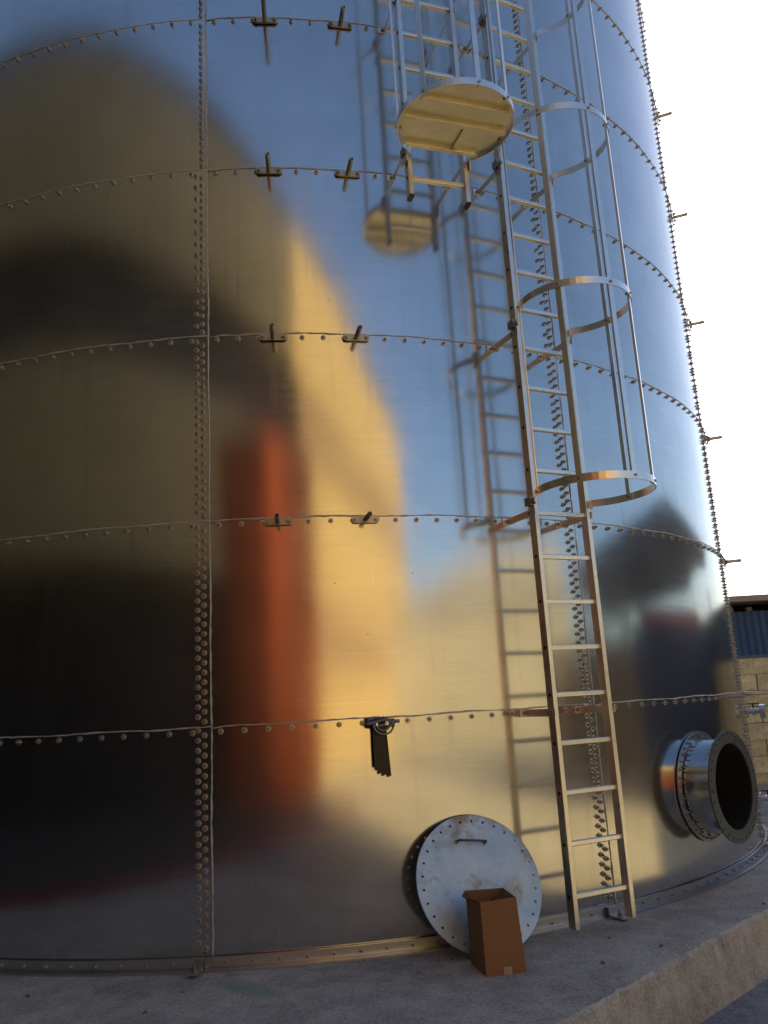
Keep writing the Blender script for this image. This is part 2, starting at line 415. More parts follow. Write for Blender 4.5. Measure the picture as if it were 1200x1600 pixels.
# base angle ring: one curved length per sheet, clamps at the joints
for k in range(NS):
    t0, t1 = seams[k] + .0002, seams[k+1] - .0002
    b = MB(); b.arcband(AX, R + .009, R + .019, SZ + .012, .0035, t0, t1, 30)
    b.arcband(AX, R + .0195, R + .068, SZ + .001, SZ + .011, t0, t1, 30)
    b.arcband(AX, R + .0065, R + .026, .004, .011, t0, t1, 30)
    ba = b.build('base_angle', M['galv'], tank)
bb = []
for k in range(NS):
    for i in range(17): bb.append(seams[k] + (seams[k+1] - seams[k]) * (i + .5) / 17)
rest2 = MB()
for t in bb:
    q = toss(t, 0, rr).to_track_quat('Z', 'Y').to_matrix(); p = pol(t, R + .019, -.018); rest2.add([q @ (v * .8) + p for v in bmv], bmf)
mark_washers(tag(rest2.build('base_bolt_row', M['bolt'], tank), kind='stuff'))
for t in [seams[k] for k in range(NS)]:
    tt = t - .016
    n_, g_ = rad(tt), tan_(tt)
    c = MB(); c.box(pol(tt, R + .10, SZ + .016), n_ * .055, g_ * .028, (0, 0, .004)); c.box(pol(tt, R + .045, SZ + .035), n_ * .004, g_ * .028, (0, 0, .022))
    c.box(pol(tt, R + .03, SZ + .058), n_ * .018, g_ * .028, (0, 0, .003))
    cl = c.build('anchor_clamp', M['galv'], tank)
    d = MB(); d.cyl(pol(tt, R + .105, SZ + .02), pol(tt, R + .105, SZ + .055), .007, 8); d.cyl(pol(tt, R + .105, SZ + .02), pol(tt, R + .105, SZ + .034), .014, 6, smooth=False)
    d.build('anchor_bolt', M['bolt'], cl)

# pipe stub brackets on the laps
def bracket(t, z, L, tilt=0):
    n_ = (rad(t) + Vector((0, 0, tilt))).normalized(); g_ = tan_(t); up = Vector((0, 0, 1))
    c = pol(t, R + .012, z); b = MB(); pts = []
    for s_ in (1, -1):
        for i in range(9):
            a = -pi/2 + pi * i / 8
            pts.append(c + g_ * (s_ * (.066 + .021 * cos(a))) + up * (s_ * .021 * sin(a)) )
    k = len(pts); back = pts; front = [p + rad(t) * .012 for p in pts]
    b.add(back + front, [tuple(range(k))[::-1], tuple(range(k, 2*k))] + [(i, (i+1) % k, k + (i+1) % k, k + i) for i in range(k)])
    pl = b.build('pipe_bracket', M['bracket'], tank)
    c2 = c + rad(t) * .012
    p = MB(); n = 14; u = g_; w_ = n_.cross(u)
    vs = []
    for q, r_ in ((0, .0155), (L, .0155), (L, .012), (.01, .012)):
        vs += [c2 + n_ * q + (u * cos(2*pi*i/n) + w_ * sin(2*pi*i/n)) * r_ for i in range(n)]
    p.add(vs, [(r_*n + i, r_*n + (i+1) % n, (r_+1)*n + (i+1) % n, (r_+1)*n + i) for r_ in range(3) for i in range(n)], True)
    p.build('pipe_stub', M['bracket'], pl)
    for s_ in (-1, 1):
        q = MB(); a = c2 + g_ * .066 * s_; q.cyl(a, a + rad(t) * .012, .012, 6, smooth=False); q.cyl(a + rad(t) * .01, a + rad(t) * .022, .006, 8)
        q.build('nut', M['bolt'], pl)
for row in (2, 3, 4, 5):
    for j, t in enumerate(brk_t): bracket(t, row * RH - .022 - .003 * row, (.36 if j == 0 and row == 5 else .17 if j == 0 else .15))
for row in (2, 3, 4, 5, 6): bracket(-.385, row * RH - .02, .13)
bracket(-.405, RH - .02, .17)

# manhole neck with two flanges
mh_n, mh_g = rad(NOZ_T), tan_(NOZ_T); C = lambda L: pol(NOZ_T, R + L, NOZ_Z)
neck = MB(); n = 48
vs = []
for L, r_ in ((.02, .315), (.215, .315), (.215, .284), (-.10, .284)):
    vs += [C(L) + (mh_g * cos(2*pi*i/n) + Vector((0, 0, 1)) * sin(2*pi*i/n)) * r_ for i in range(n)]
neck.add(vs[:2*n], [(i, (i+1) % n, n + (i+1) % n, n + i) for i in range(n)], True)
mh = neck.build('manhole_neck', metal('polished_neck', (.70, .71, .72), .14), tank)
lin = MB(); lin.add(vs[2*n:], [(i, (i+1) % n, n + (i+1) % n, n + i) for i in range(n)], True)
lin.build('neck_shade_lining', M['dark'], mh)  # shade inside the neck is put into this black colour
# rim against the shell: the flange bends with the shell
fl = MB(); vs = []
for i in range(64):
    a = 2*pi*i/64
    for r_, h in ((.305, .0), (NOZ_R, .0), (NOZ_R, .010), (.305, .010)):
        y = r_ * cos(a); z = r_ * sin(a); sag = y * y / (2 * R)
        vs.append(C(.010 + h - sag) + mh_g * y + Vector((0, 0, z)))
fl.add(vs, [(4*i + k, 4*i + (k+1) % 4, 4*((i+1) % 64) + (k+1) % 4, 4*((i+1) % 64) + k) for i in range(64) for k in range(4)])
fl.build('inner_flange', M['galv'], mh)
of = MB(); of.annulus(C(.215), mh_n, (.2842), NOZ_R, .012, 64); of.build('outer_flange', metal('flange_steel', (.19, .20, .20), .5), mh)
bs = MB(); hs = MB()
for i in range(40):
    a = 2*pi*(i + .5)/40
    for r_, z_ in ((.350, 0), (.328, pi/40)):
        y = r_ * cos(a + z_); p = C(.020 - y*y/(2*R)) + mh_g * y + Vector((0, 0, r_ * sin(a + z_)))
        if r_ > .34 or i % 2 == 0: q = mh_n.to_track_quat('Z', 'Y').to_matrix(); bs.add([q @ (v * .8) + p for v in bmv], bmf)
for i in range(32):
    a = 2*pi*i/32; p = C(.2275) + (mh_g * cos(a) + Vector((0, 0, 1)) * sin(a)) * .346
    hs.cyl(p, p + mh_n * .0012, .0075, 8)
mark_washers(tag(bs.build('flange_bolts', M['bolt'], mh), kind='stuff')); tag(hs.build('bolt_holes', M['dark'], mh), kind='stuff')
gk = MB(); gk.annulus(C(-.09), mh_n, .27, .30, .012, 48); gk.build('liner_ring', simple('pale_liner', (.45, .42, .36), .6), mh)
bk = MB(); bk.cyl(C(-.9), C(-.89), .8, 24); bk.build('neck_shade_disc', M['dark'], mh)  # black disc added for the darkness behind the opening

# valves near the right limb
def valve(t, z, L, rc):
    n_ = rad(t); g_ = tan_(t); a = pol(t, R + .0, z)
    v = MB(); v.cyl(a, a + n_ * L, .022, 12); v.cyl(a + n_ * .012, a + n_ * .024, .05, 20); v.cyl(a + n_ * (L * .45), a + n_ * (L * .75), .032, 8, smooth=False)
    o = v.build('valve_pipe', M['galv'], tank)
    MB().cyl(a + n_ * L, a + n_ * (L + .045), rc, 18).build('pipe_cap', M['galv'], o)
    h = MB(); q = a + n_ * (L * .6) + Vector((0, 0, .03)); h.cyl(q, q + Vector((0, 0, .03)), .007, 8); h.box(q + Vector((0, 0, .035)), n_ * .05, g_ * .009, (0, 0, .005)); h.build('valve_lever', M['black'], o)
valve(-.44, 1.03, .115, .058)
valve(-.42, .30, .13, .058)

# ---------------------------------------------------------------- ladders
def ladder(name, label, tL, tR, off, zb, zt, rungs, straps, hoops, hoff, hrad, cz0, loc_z, plat=None, cat='ladder', zc=None):
    PL, PR = pol(tL, R + off, 0), pol(tR, R + off, 0)
    mid = (PL + PR) / 2; g_ = (PR - PL).normalized(); n_ = Vector((g_.y, -g_.x, 0))
    if n_.dot(mid - AX) < 0: n_ = -n_
    hw = (PR - PL).length / 2; Z = lambda p, z: Vector((p.x, p.y, z))
    lad = empty(name, (mid.x, mid.y, loc_z), label, cat)
    for s_, P_ in ((-1, PL), (1, PR)):
        r_ = MB(); zz = (zb + zt) / 2; hz = (zt - zb) / 2
        r_.box(Z(P_, zz), n_ * .031, g_ * .003, (0, 0, hz))
        r_.box(Z(P_, zz) + n_ * .028 - g_ * s_ * .014, n_ * .003, g_ * .012, (0, 0, hz))
        r_.box(Z(P_, zz) - n_ * .028 - g_ * s_ * .014, n_ * .003, g_ * .012, (0, 0, hz))
        r_.box(Z(P_, zz) - g_ * s_ * .0245, n_ * .0305, g_ * .0014, (0, 0, hz - .004))
        rail = r_.build('rail', M['alu'], lad, .0012)
        h = MB()
        for z in rungs: h.cyl(Z(P_, z) + g_ * s_ * .003, Z(P_, z) + g_ * s_ * .0045, .0105, 10)
        h.build('rung_sockets', M['dark'], rail)
    for z in rungs:
        b = MB(); c = Z(mid, z)
        b.box(c, g_ * (hw - .025), n_ * .0155, (0, 0, .0135))
        b.build('rung', M['alu'], lad, .004)
    for z in straps:
        for s_, P_, t in ((-1, PL, tL), (1, PR, tR)):
            a = pol(t, R + .006, z); e = Z(P_, z) + n_ * .045
            d = (e - a); dn = d.normalized(); sd_ = dn.cross(Vector((0, 0, 1)))
            o_ = g_ * s_ * .008
            b = MB(); b.box((a + e) / 2 + o_ , dn * (d.length / 2), sd_ * .0025, (0, 0, .022))
            b.box(a - g_ * .022 + rad(t) * .003 + o_, rad(t) * .0025, tan_(t) * .024, (0, 0, .022))
            st = b.build('wall_strap', M['alu'], lad, .001)
            q = MB(); p0 = a - g_ * .024 + rad(t) * .006; q.cyl(p0, p0 + rad(t) * .010, .012, 6, smooth=False); q.cyl(p0, p0 + rad(t) * .02, .006, 8); q.build('nut', M['bolt'], st)
            for k in (.0, -.045):
                q = MB(); p1 = e - dn * (.02 - k) + o_ + g_ * s_ * .0025; q.cyl(p1, p1 + g_ * s_ * .009, .009, 6, smooth=False); q.build('nut', M['bolt'], st)
    cc = mid + n_ * hoff
    a0 = math.acos(max(-1, min(1, (hoff - .02) / hrad)))      # where the hoop meets the rails
    ang0 = pi - math.asin(min(1, hw / hrad))
    for z in hoops:
        b = MB(); m_ = 48; vs = []
        pts = [Z(mid, z) - g_ * (hw + .006) + n_ * .0]
        for i in range(m_ + 1):
            a = -ang0 + 2 * ang0 * i / m_
            pts.append(Z(cc, z) + (n_ * cos(a) + g_ * sin(a)) * hrad)
        pts.append(Z(mid, z) + g_ * (hw + .006))
        for i, p in enumerate(pts):
            d = (pts[min(i+1, len(pts)-1)] - pts[max(i-1, 0)]).normalized(); o_ = d.cross(Vector((0, 0, 1)))
            vs += [p + o_ * .0025 - Vector((0, 0, .0225)), p + o_ * .0025 + Vector((0, 0, .0225)), p - o_ * .0025 + Vector((0, 0, .0225)), p - o_ * .0025 - Vector((0, 0, .0225))]
        k = len(pts)
        b.add(vs, [(4*i + j, 4*i + (j+1) % 4, 4*(i+1) + (j+1) % 4, 4*(i+1) + j) for i in range(k-1) for j in range(4)] + [(3, 2, 1, 0), tuple(range(4*k-4, 4*k))])
        hp = b.build('cage_hoop', M['alu'], lad)
        for s_ in (-1, 1):
            c = MB(); p = Z(mid, z) + g_ * s_ * (hw + .016); c.box(p, n_ * .03, g_ * .014, (0, 0, .026)); c.build('hoop_clamp', M['bolt'], hp, .003)
    if hoops:
        for a in (-1.9, -.93, .0, .65, 1.78):
            p = Z(cc, 0) + (n_ * cos(a) + g_ * sin(a)) * (hrad - .006); e = (n_ * cos(a) + g_ * sin(a)); s2 = e.cross(Vector((0, 0, 1)))
            z0, z1 = hoops[0] - .02, cz0
            b = MB(); b.box(Z(p, (z0 + z1) / 2), s2 * .0165, e * .002, (0, 0, (z1 - z0) / 2)); b.box(Z(p, (z0 + z1) / 2) - e * .006 + s2 * .0145, s2 * .002, e * .006, (0, 0, (z1 - z0) / 2))
            cb = b.build('cage_bar', M['alu'], lad)
            q = MB()
            for z in hoops: pp = Z(p, z) + e * .008; q.cyl(pp, pp + e * .007, .009, 8); q.cyl(Z(p, z) - e * .012, Z(p, z) - e * .022, .009, 6, smooth=False)
            q.build('cage_rivet', M['bolt'], cb)
    return lad, mid, g_, n_, hw, cc
RUNGS = [.168 + .2755 * i for i in range(26)]
ladder('caged_ladder', 'long aluminium ladder from the slab upwards with safety cage starting at mid height', -1.151, -1.061, .27, 0.004, 7.4,
       RUNGS, [k * RH - .03 for k in range(1, 7)], [k * 1.187 + .066 for k in range(2, 7)], .335, .352, 7.2, 0)
HZ = 4.775
lad2, mid2, g2, n2, hw2, cc2 = ladder('upper_ladder', 'short upper aluminium ladder hanging above head height with round rest platform and cage', -1.294, -1.206, .28, 4.44, 7.6,
       [4.587 + .28 * i for i in range(11)], [k * RH - .03 for k in (4, 5, 6)], [HZ, 6.1, 7.2], .335, .365, 7.4, 4.44)
# rest platform
pf = MB(); n = 56; rr_ = .358
a0 = pi - math.asin(hw2 / .365) - .15
circ = [Vector((cc2.x, cc2.y, 0)) + (n2 * cos(a) + g2 * sin(a)) * rr_ for a in [(-a0 + 2*a0*i/n) for i in range(n + 1)]]
zt_, zb_ = HZ + .012, HZ + .004
pf.add([Vector((p.x, p.y, zb_)) for p in circ] + [Vector((p.x, p.y, zt_)) for p in circ],
       [tuple(range(n + 1))[::-1], tuple(range(n + 1, 2*n + 2))] + [(i, (i+1) % (n+1), n + 1 + (i+1) % (n+1), n + 1 + i) for i in range(n + 1)])
plate = pf.build('rest_platform', M['aluplate'], lad2)
b = MB()
for q, hl in ((-.24, .24), (.0, .335), (.17, .29)):
    c = Vector((cc2.x, cc2.y, 0)) + n2 * q
    b.box(Vector((c.x, c.y, HZ - .012)), g2 * hl, n2 * .003, (0, 0, .0155)); b.box(Vector((c.x, c.y, HZ - .026)) + n2 * .015, g2 * hl, n2 * .014, (0, 0, .002))
b.build('floor_beam', M['aluplate'], plate)
b = MB(); c = Vector((cc2.x, cc2.y, HZ - .004)) + g2 * .08 - n2 * .12; b.box(c, g2 * .014, n2 * .115, (0, 0, .0075)); b.build('floor_stiffener', M['aluplate'], plate)
for s_ in (-1, 1):
    P_ = mid2 + g2 * s_ * hw2
    MB().box(Vector((P_.x, P_.y, 4.444)) - g2 * s_ * .0115, g2 * .0145, n2 * .0315, (0, 0, .009)).build('rubber_foot', M['black'], lad2)
    MB().box(Vector((P_.x, P_.y, HZ - .05)) + g2 * s_ * .012, g2 * .006, n2 * .05, (0, 0, .04)).build('platform_bracket', M['alu'], lad2, .002)

# ---------------------------------------------------------------- black clamp with hanging strips
t = -1.362; z = 1.165; n_ = rad(t); g_ = tan_(t)
cl = empty('hose_clamp', pol(t, R, z), 'black metal clamp bolted to the lowest lap with dark strips hanging from it', 'clamp')
b = MB(); c = pol(t, R + .018, z); b.box(c, g_ * .085, n_ * .007, (0, 0, .024)); b.box(c + n_ * .03 + Vector((0, 0, .008)) - g_ * .02, g_ * .062, n_ * .026, (0, 0, .026)); b.cyl(c + n_ * .05 - g_ * .085, c + n_ * .05 + g_ * .02 + Vector((0, 0, .02)), .02, 12)
b.box(c + n_ * .035 + g_ * .075 + Vector((0, 0, .008)), g_ * .035, n_ * .010, (0, 0, .010)); b.build('clamp_body', M['darksteel'], cl, .004)
b = MB(); hc = c + n_ * .055 + g_ * .01
for r_, w_ in ((.060, .0065), (.040, .005)):
    b.path([hc + (g_ * cos(a) + Vector((0, 0, 1)) * sin(a)) * r_ + n_ * (.01 if r_ > .04 else 0) for a in [pi + pi * i / 14 for i in range(15)]], w_, 8)
b.build('half_ring', metal('worn_ring', (.22, .21, .20), .3), cl)
b = MB()
for s_, q in ((-.072, 0), (.078, 0), (.03, .04), (-.03, .04)):
    b = MB(); p = c + g_ * s_ + n_ * (.008 + q); b.cyl(p, p + n_ * .012, .012, 6, smooth=False); b.cyl(p, p + n_ * .022, .006, 8)
    b.build('nut', M['galv'], cl)
for i, (x_, l_, d_) in enumerate(((-.036, .245, .03), (-.020, .262, .036), (-.004, .285, .042), (.010, .280, .046), (.024, .292, .050), (.036, .288, .044))):
    b = MB(); a = c + g_ * (x_ * .8 - .012) + n_ * d_; e = c + g_ * (x_ * 1.0 - .004) + n_ * (d_ + .006) - Vector((0, 0, l_))
    ax = (e - a); s_ = ax.normalized(); b.box((a + e) / 2, g_ * .0088, n_ * .0035, ax / 2); b.box((a + e) / 2 + g_ * .0068 + n_ * .004, g_ * .0012, n_ * .004, ax / 2)
    b.build('hanging_strip', simple('strip_black', (.010, .007, .006), .45), cl)

# ---------------------------------------------------------------- round steel lid leaning on the shell
def lid_mat():
    m, t, b = nodes('weathered_lid'); v = coords(t)
    f1 = noise(t, v, 5, 8, .65); f2 = noise(t, v, 14, 6, .7)
    c = ramp(t, f1, [(.35, (.40, .46, .48)), (.65, (.60, .66, .67))])
    st = ramp(t, noise(t, v, 3.1, 7, .68), [(.49, 0.), (.60, 1.)])
    c = mix(t, N_mul(t, st, .9), c, (.33, .25, .14))
    c = mix(t, N_mul(t, ramp(t, f2, [(.62, 0.), (.7, 1.)]), .3), c, (.12, .11, .10))
    t.links.new(c, b.inputs['Base Color']); b.inputs['Metallic'].default_value = .85
    t.links.new(ramp(t, f1, [(.3, .38), (.7, .62)]), b.inputs['Roughness']); bump(t, f2, .2, .001, b); return m
LT = -1.2557; tilt = radians(23.3); LR = .3667; LYAW = .025
lb = pol(LT, R + .304, SZ); ln = (rad(LT + LYAW) * cos(tilt) + Vector((0, 0, 1)) * sin(tilt)); lu = (-rad(LT + LYAW) * sin(tilt) + Vector((0, 0, 1)) * cos(tilt)); lg = tan_(LT + LYAW)
lc = lb + lu * LR
lid = empty('manhole_lid', lb, 'large round steel manhole cover with a ring of holes, leaning against the tank', 'lid')
def holed_disc():
    b = MB(); NH = 30; rh = .0075; rp = LR - .036; seg = 28 * 4
    pe = lambda r_, a, d: lc + (lg * cos(a) + lu * sin(a)) * r_ + ln * d
    for d, flip in ((.007, False), (-.007, True)):
        core = [pe(rp - .02, 2*pi*i/seg, d) for i in range(seg)]
        f = tuple(range(seg)); b.add(core, [f[::-1] if flip else f])
    # ring zone with real holes: each hole sector is a small polygon patch round the hole
    for k in range(NH):
        a0_, a1_ = 2*pi*(k-.5)/NH, 2*pi*(k+.5)/NH; ac = 2*pi*k/NH
        for d, flip in ((.007, False), (-.007, True)):
            out = [pe(rp - .02, a0_ + (a1_-a0_)*i/4, d) for i in range(5)] + [pe(LR, a1_ - (a1_-a0_)*i/4, d) for i in range(5)]
            hc_ = pe(rp, ac, d); er = (lg * cos(ac) + lu * sin(ac)); et = (-lg * sin(ac) + lu * cos(ac)); vs = []
            for p in out:
                q = p - hc_; e = er * q.dot(er) + et * q.dot(et); vs.append(hc_ + e.normalized() * rh)
            fs = [(i, (i+1) % 10, 10 + (i+1) % 10, 10 + i) for i in range(10)]
            b.add(out + vs, [f[::-1] if flip else f for f in fs])
            if not flip: fr = vs
            else: b.add(fr + vs, [(i, 10 + i, 10 + (i+1) % 10, (i+1) % 10)[::-1] for i in range(10)])
        b.add([pe(LR, a0_ + (a1_-a0_)*i/4, -.007) for i in range(5)] + [pe(LR, a0_ + (a1_-a0_)*i/4, .007) for i in range(5)], [(i, i+1, 6+i, 5+i) for i in range(4)], True)
    return b
dsk = holed_disc().build('cover_plate', lid_mat(), lid)
hd = MB(); lg_ = lg; lg = lg_ * cos(.13) - lu * sin(.13); ha = lc + lu * .215
hd.path([ha - lg * .085 + ln * .007, ha - lg * .085 + ln * .035, ha - lg * .078 + ln * .043, ha + lg * .078 + ln * .043, ha + lg * .085 + ln * .035, ha + lg * .085 + ln * .007], .0062, 8)
hd.build('handle', M['darksteel'], lid)
hd = MB()
for s_ in (-1, 1): MB().cyl(ha + lg * .085 * s_ + ln * .007, ha + lg * .085 * s_ + ln * .014, .013, 10).build('handle_boss', M['bolt'], lid)

# ---------------------------------------------------------------- cardboard box
def card_mat():
    m, t, b = nodes('brown_cardboard'); v = coords(t, 'Object', (3, 3, 60)); f = noise(t, v, 2.2, 5)
    c = mix(t, f, (.22, .105, .042), (.30, .15, .062)); g = ramp(t, noise(t, coords(t), 9, 6, .7), [(.6, 0.), (.72, 1.)])
    c = mix(t, N_mul(t, g, .3), c, (.12, .05, .02)); t.links.new(c, b.inputs['Base Color']); b.inputs['Roughness'].default_value = .85
    bump(t, f, .25, .0012, b); return m
card = card_mat()
fl_, fr_ = Vector((.372, 4.43, SZ)), Vector((.575, 4.475, SZ)); bl_ = Vector((.318, 4.66, SZ)); br_ = Vector((.53, 4.705, SZ))
box = empty('cardboard_box', (fl_ + br_) / 2, 'tall open brown cardboard carton standing in front of the round lid', 'box')
H1 = .345; up = Vector((0, 0, 1))
tops = [fl_ + up * (H1 - .005) + Vector((-.004, -.006, 0)), fr_ + up * H1 + Vector((-.022, -.004, 0)), br_ + up * (H1 - .002) + Vector((-.014, 0, 0)), bl_ + up * (H1 + .004) + Vector((-.004, .0, 0))]
bots = [fl_, fr_, br_, bl_]; cen = sum(bots, Vector()) / 4
def wall(a, b_, c, d, th=.0045):
    n_ = (b_ - a).cross(d - a).normalized() * th
    return MB().add([a, b_, c, d, a - n_, b_ - n_, c - n_, d - n_], [(0, 1, 2, 3), (7, 6, 5, 4), (0, 4, 5, 1), (1, 5, 6, 2), (2, 6, 7, 3), (3, 7, 4, 0)])
for i in range(4):
    j = (i + 1) % 4; wall(bots[i], bots[j], tops[j], tops[i]).build('side_panel', card, box)
MB().add([b_ + up * .003 for b_ in bots], [(0, 1, 2, 3)]).build('bottom_panel', card, box)
wall(tops[3], tops[0], tops[0] + Vector((-.008, .10, -.035)) , tops[3] + Vector((-.020, -.008, -.028)), .003).build('flap', card, box)
# right flap folded inwards with a curl
fp = MB(); cur = []
for i in range(6):
    a = i / 5; cur += [tops[1] + Vector((-.03 * a, .03 * a, -.03 * a)) , tops[2] + Vector((-.075 * a, -.0, -.012 * sin(a * pi) - .05 * a))]
fp.add(cur, [(2*i, 2*i+1, 2*i+3, 2*i+2) for i in range(5)], True); f_ = fp.build('flap', card, box); sm_ = f_.modifiers.new('s', 'SOLIDIFY'); sm_.thickness = .004
fd = (fr_ - fl_).normalized(); fn = Vector((fd.y, -fd.x, 0))
MB().box(fl_.lerp(fr_, .54) + up * .018 + fn * .0012, fd * .021, fn * .0008, up * .017).build('tape_patch', simple('clear_tape', (.42, .30, .20), .3), box)

# ---------------------------------------------------------------- block wall with blue sheeting behind the tank, right
WY = 11.6
bw = empty('blockwork_shed', (6, WY, GZ), 'low shed of cream concrete blocks with blue sheeting under its roof edge', 'shed')
rb = random.Random(5)
blk_m = []
for i in range(4):
    k = .9 + .08 * i; blk_m.append(concrete('cream_block_%s' % 'abcd'[i], (.66 * k, .60 * k, .37 * k), .15, scale=2.5))
bmesh_cache = [];
for i in range(4):
    m_ = MB(); j = lambda: rb.uniform(-.003, .003); m_.bbox(-.207 + j(), .207 + j(), -.05, .05, -.104 + j(), .104 + j())
    me = m_.mesh('brick'); me.materials.append(blk_m[i]); bmesh_cache.append(me)
z0 = -.13
for row in range(8):
    for col in range(-1, 24):
        x = 2.6 + col * .43 + (.215 if row % 2 else 0)
        o = bpy.data.objects.new('brick', bmesh_cache[rb.randrange(4)]); COL.objects.link(o); o.parent = bw
        o.location = Vector((x, WY + rb.uniform(-.003, .003), z0 + .105 + row * .2165)) - bw.location
MB().bbox(1.9, 13, WY - .04, WY + .1, z0, z0 + 8 * .2165).build('mortar_bed', simple('mortar', (.20, .18, .13), .9), bw)
MB().bbox(1.8, 13.1, WY - .12, WY + .15, GZ, z0 - .002).build('wall_footing', M['yard'], bw)
ztop = z0 + 8 * .2165
bl = MB(); nn2 = 220; x0, x1 = 1.9, 13.0
for i in range(nn2):
    xa, xb = x0 + (x1-x0)*i/nn2, x0 + (x1-x0)*(i+1)/nn2; ya, yb = WY + .0 + .012*(i % 2), WY + .0 + .012*((i+1) % 2)
    bl.add([(xa, ya, ztop + .01), (xb, yb, ztop + .01), (xb, yb, ztop + .64), (xa, ya, ztop + .64)], [(0, 1, 2, 3)])
bl.build('blue_sheeting', simple('blue_sheet', (.018, .07, .19), .5, 0, .3, 5), bw)
MB().bbox(1.9, 13, WY - .012, WY + .0, ztop + .004, ztop + .035).build('sheeting_rail', simple('blue_rail', (.05, .12, .25), .4), bw)
MB().bbox(1.9, 13, WY + .5, WY + .6, ztop, ztop + .9).build('gap_shade_sheet', M['dark'], bw)  # black sheet stands for shade in the gap under the roof
jb = MB()
for i in range(60):
    x = rb.uniform(2.5, 12); s = rb.uniform(.02, .055); a = rb.uniform(0, 1)
    jb.box((x, WY + .12, ztop + .66 + s * .5), (s, 0, s * .3 * a), (0, s, 0), (-s * .2, 0, s * .7))
tag(jb.build('stored_bundles', simple('pale_junk', (.30, .30, .29), .8, 0, .5, 9), bw), kind='stuff')
MB().bbox(1.7, 13.2, WY - .25, WY + 5, ztop + .76, ztop + .84).build('roof', simple('roof_edge', (.36, .31, .25), .7, 0, .2), bw)
MB().bbox(1.9, 13, WY + 4.5, WY + 4.6, GZ, ztop + .75).build('rear_wall', blk_m[0], bw)
MB().bbox(12.9, 13, WY + .11, WY + 4.5, GZ, ztop + .75).build('end_wall', blk_m[1], bw)
MB().bbox(1.9, 2.0, WY + .11, WY + 4.5, GZ, ztop + .75).build('end_wall', blk_m[1], bw)

# ---------------------------------------------------------------- surroundings seen mirrored in the shell
a_ = radians(-42); hn = Vector((sin(a_), -cos(a_), 0)); ht = Vector((cos(a_), sin(a_), 0)); hb = Vector((AX.x, AX.y - R, 0)); HD = 9.0
def hp_(s, d, z): p = hb + hn * (HD + d) + ht * s; return Vector((p.x, p.y, z))
hall = empty('clad_hall', hp_(10, 0, GZ), 'tall tan clad hall mirrored in the tank, with a dark open band', 'hall')
S0, S1 = -16, 33
hm = simple('tan_cladding', (.46, .33, .13), .75, 0, .12, 1.2)
def hbox(s0, s1, d0, d1, z0, z1): return MB().box(hp_((s0+s1)/2, (d0+d1)/2, (z0+z1)/2), ht * (s1-s0)/2, hn * (d1-d0)/2, (0, 0, (z1-z0)/2))
# upper cladding boards (each board its own piece), gap band, lower boards, pillars and bays
z = 9.52
while z < 13.4:
    hbox(S0, S1, 0 + (.02 if int(z*10) % 2 else 0), .25, z, z + .385).build('cladding_board', hm, hall); z += .40
z = 3.75
while z < 7.3:
    hbox(S0, S1, 0, .25, z, z + .50).build('cladding_board', hm, hall); z += .52
hbox(S0, S1, .8, 1.0, 7.3, 9.6).build('band_recess_shade', simple('recess_shade_dark', (.05, .04, .035), .8), hall)  # dark colour stands for shade inside the open band
hbox(11.8, S1, .1, .28, 7.32, 9.5).build('band_shadow_panel', simple('band_shadow_brown', (.24, .16, .08), .8), hall)  # brown colour paints the diagonal shadow across the sunlit wall
for s in (-12.5, -5.5, 1.5, 8.5): hbox(s - 3.4, s + 3.4, .95, 1.1, GZ, 3.6).build('bay_shade_panel', simple('bay_shade_dark', (.035, .026, .018), 1.0), hall)  # dark panels paint the shade inside the open bays
hbox(11.6, S1, 0, .25, GZ, 1.9).build('lower_wall', hm, hall)
hbox(11.6, S1, .03, .25, 1.905, 3.7).build('lower_wall', simple('brown_band', (.30, .19, .10), .75), hall)
hbox(S0, S1, 1.2, 16, GZ, 13.3).build('hall_core', simple('core_tan', (.3, .24, .14), .8), hall)
hbox(S0 - .3, S1 + .3, -.15, 16.2, 13.45, 13.7).build('roof_edge', simple('roof_brown', (.12, .1, .07), .7), hall)
# dark strip of asphalt before the hall with a red kerb
ap = MB(); ap.add([hp_(-40, -5.0, GZ + .004), hp_(8, -5.0, GZ + .004), hp_(8, 40, GZ + .004), hp_(-40, 40, GZ + .004)], [(0, 3, 2, 1)])
tag(ap.build('road', M['asphalt']), 'dark asphalt road between yard and hall', 'road', kind='structure')
kb = MB(); kb.box(hp_(-14, -5.08, GZ + .06), ht * 22, hn * .07, (0, 0, .06))
tag(kb.build('kerb', simple('red_kerb', (.30, .02, .015), .5)), 'red painted kerb along the dark road', 'kerb', kind='structure')

def drum(name, c, r_, z0_, z1_, mat, label, cat, rings=8, group=None):
    e = empty(name, (c[0], c[1], z0_), label, cat, group)
    b = MB(); n = 64
    b.cyl((c[0], c[1], z0_), (c[0], c[1], z1_), r_, n)
    b.build('shell', mat, e)
    q = MB()
    for i in range(1, rings): zz = z0_ + (z1_ - z0_) * i / rings; q.arcband((c[0], c[1]), r_ - .01, r_ + .012, zz - .03, zz + .03, 0, 2*pi, 64)
    q.build('ring_bands', mat, e)
    q = MB(); vs = [Vector((c[0] + (r_ + .08) * cos(2*pi*i/n), c[1] + (r_ + .08) * sin(2*pi*i/n), z1_ + .004)) for i in range(n)] + [Vector((c[0], c[1], z1_ + r_ * .25))]
    q.add(vs, [(i, (i+1) % n, n) for i in range(n)] + [tuple(range(n))[::-1]]); q.build('roof', mat, e)
    return e
drum('silo', (-.98, -7.7), 2.8, GZ, 6.3, simple('orange_paint', (.50, .085, .016), .36, .75, .08, 2), 'round orange painted silo across the yard, mirrored as a glowing column', 'silo', 5)
shellm = metal('far_galvanised', (.55, .56, .57), .3)
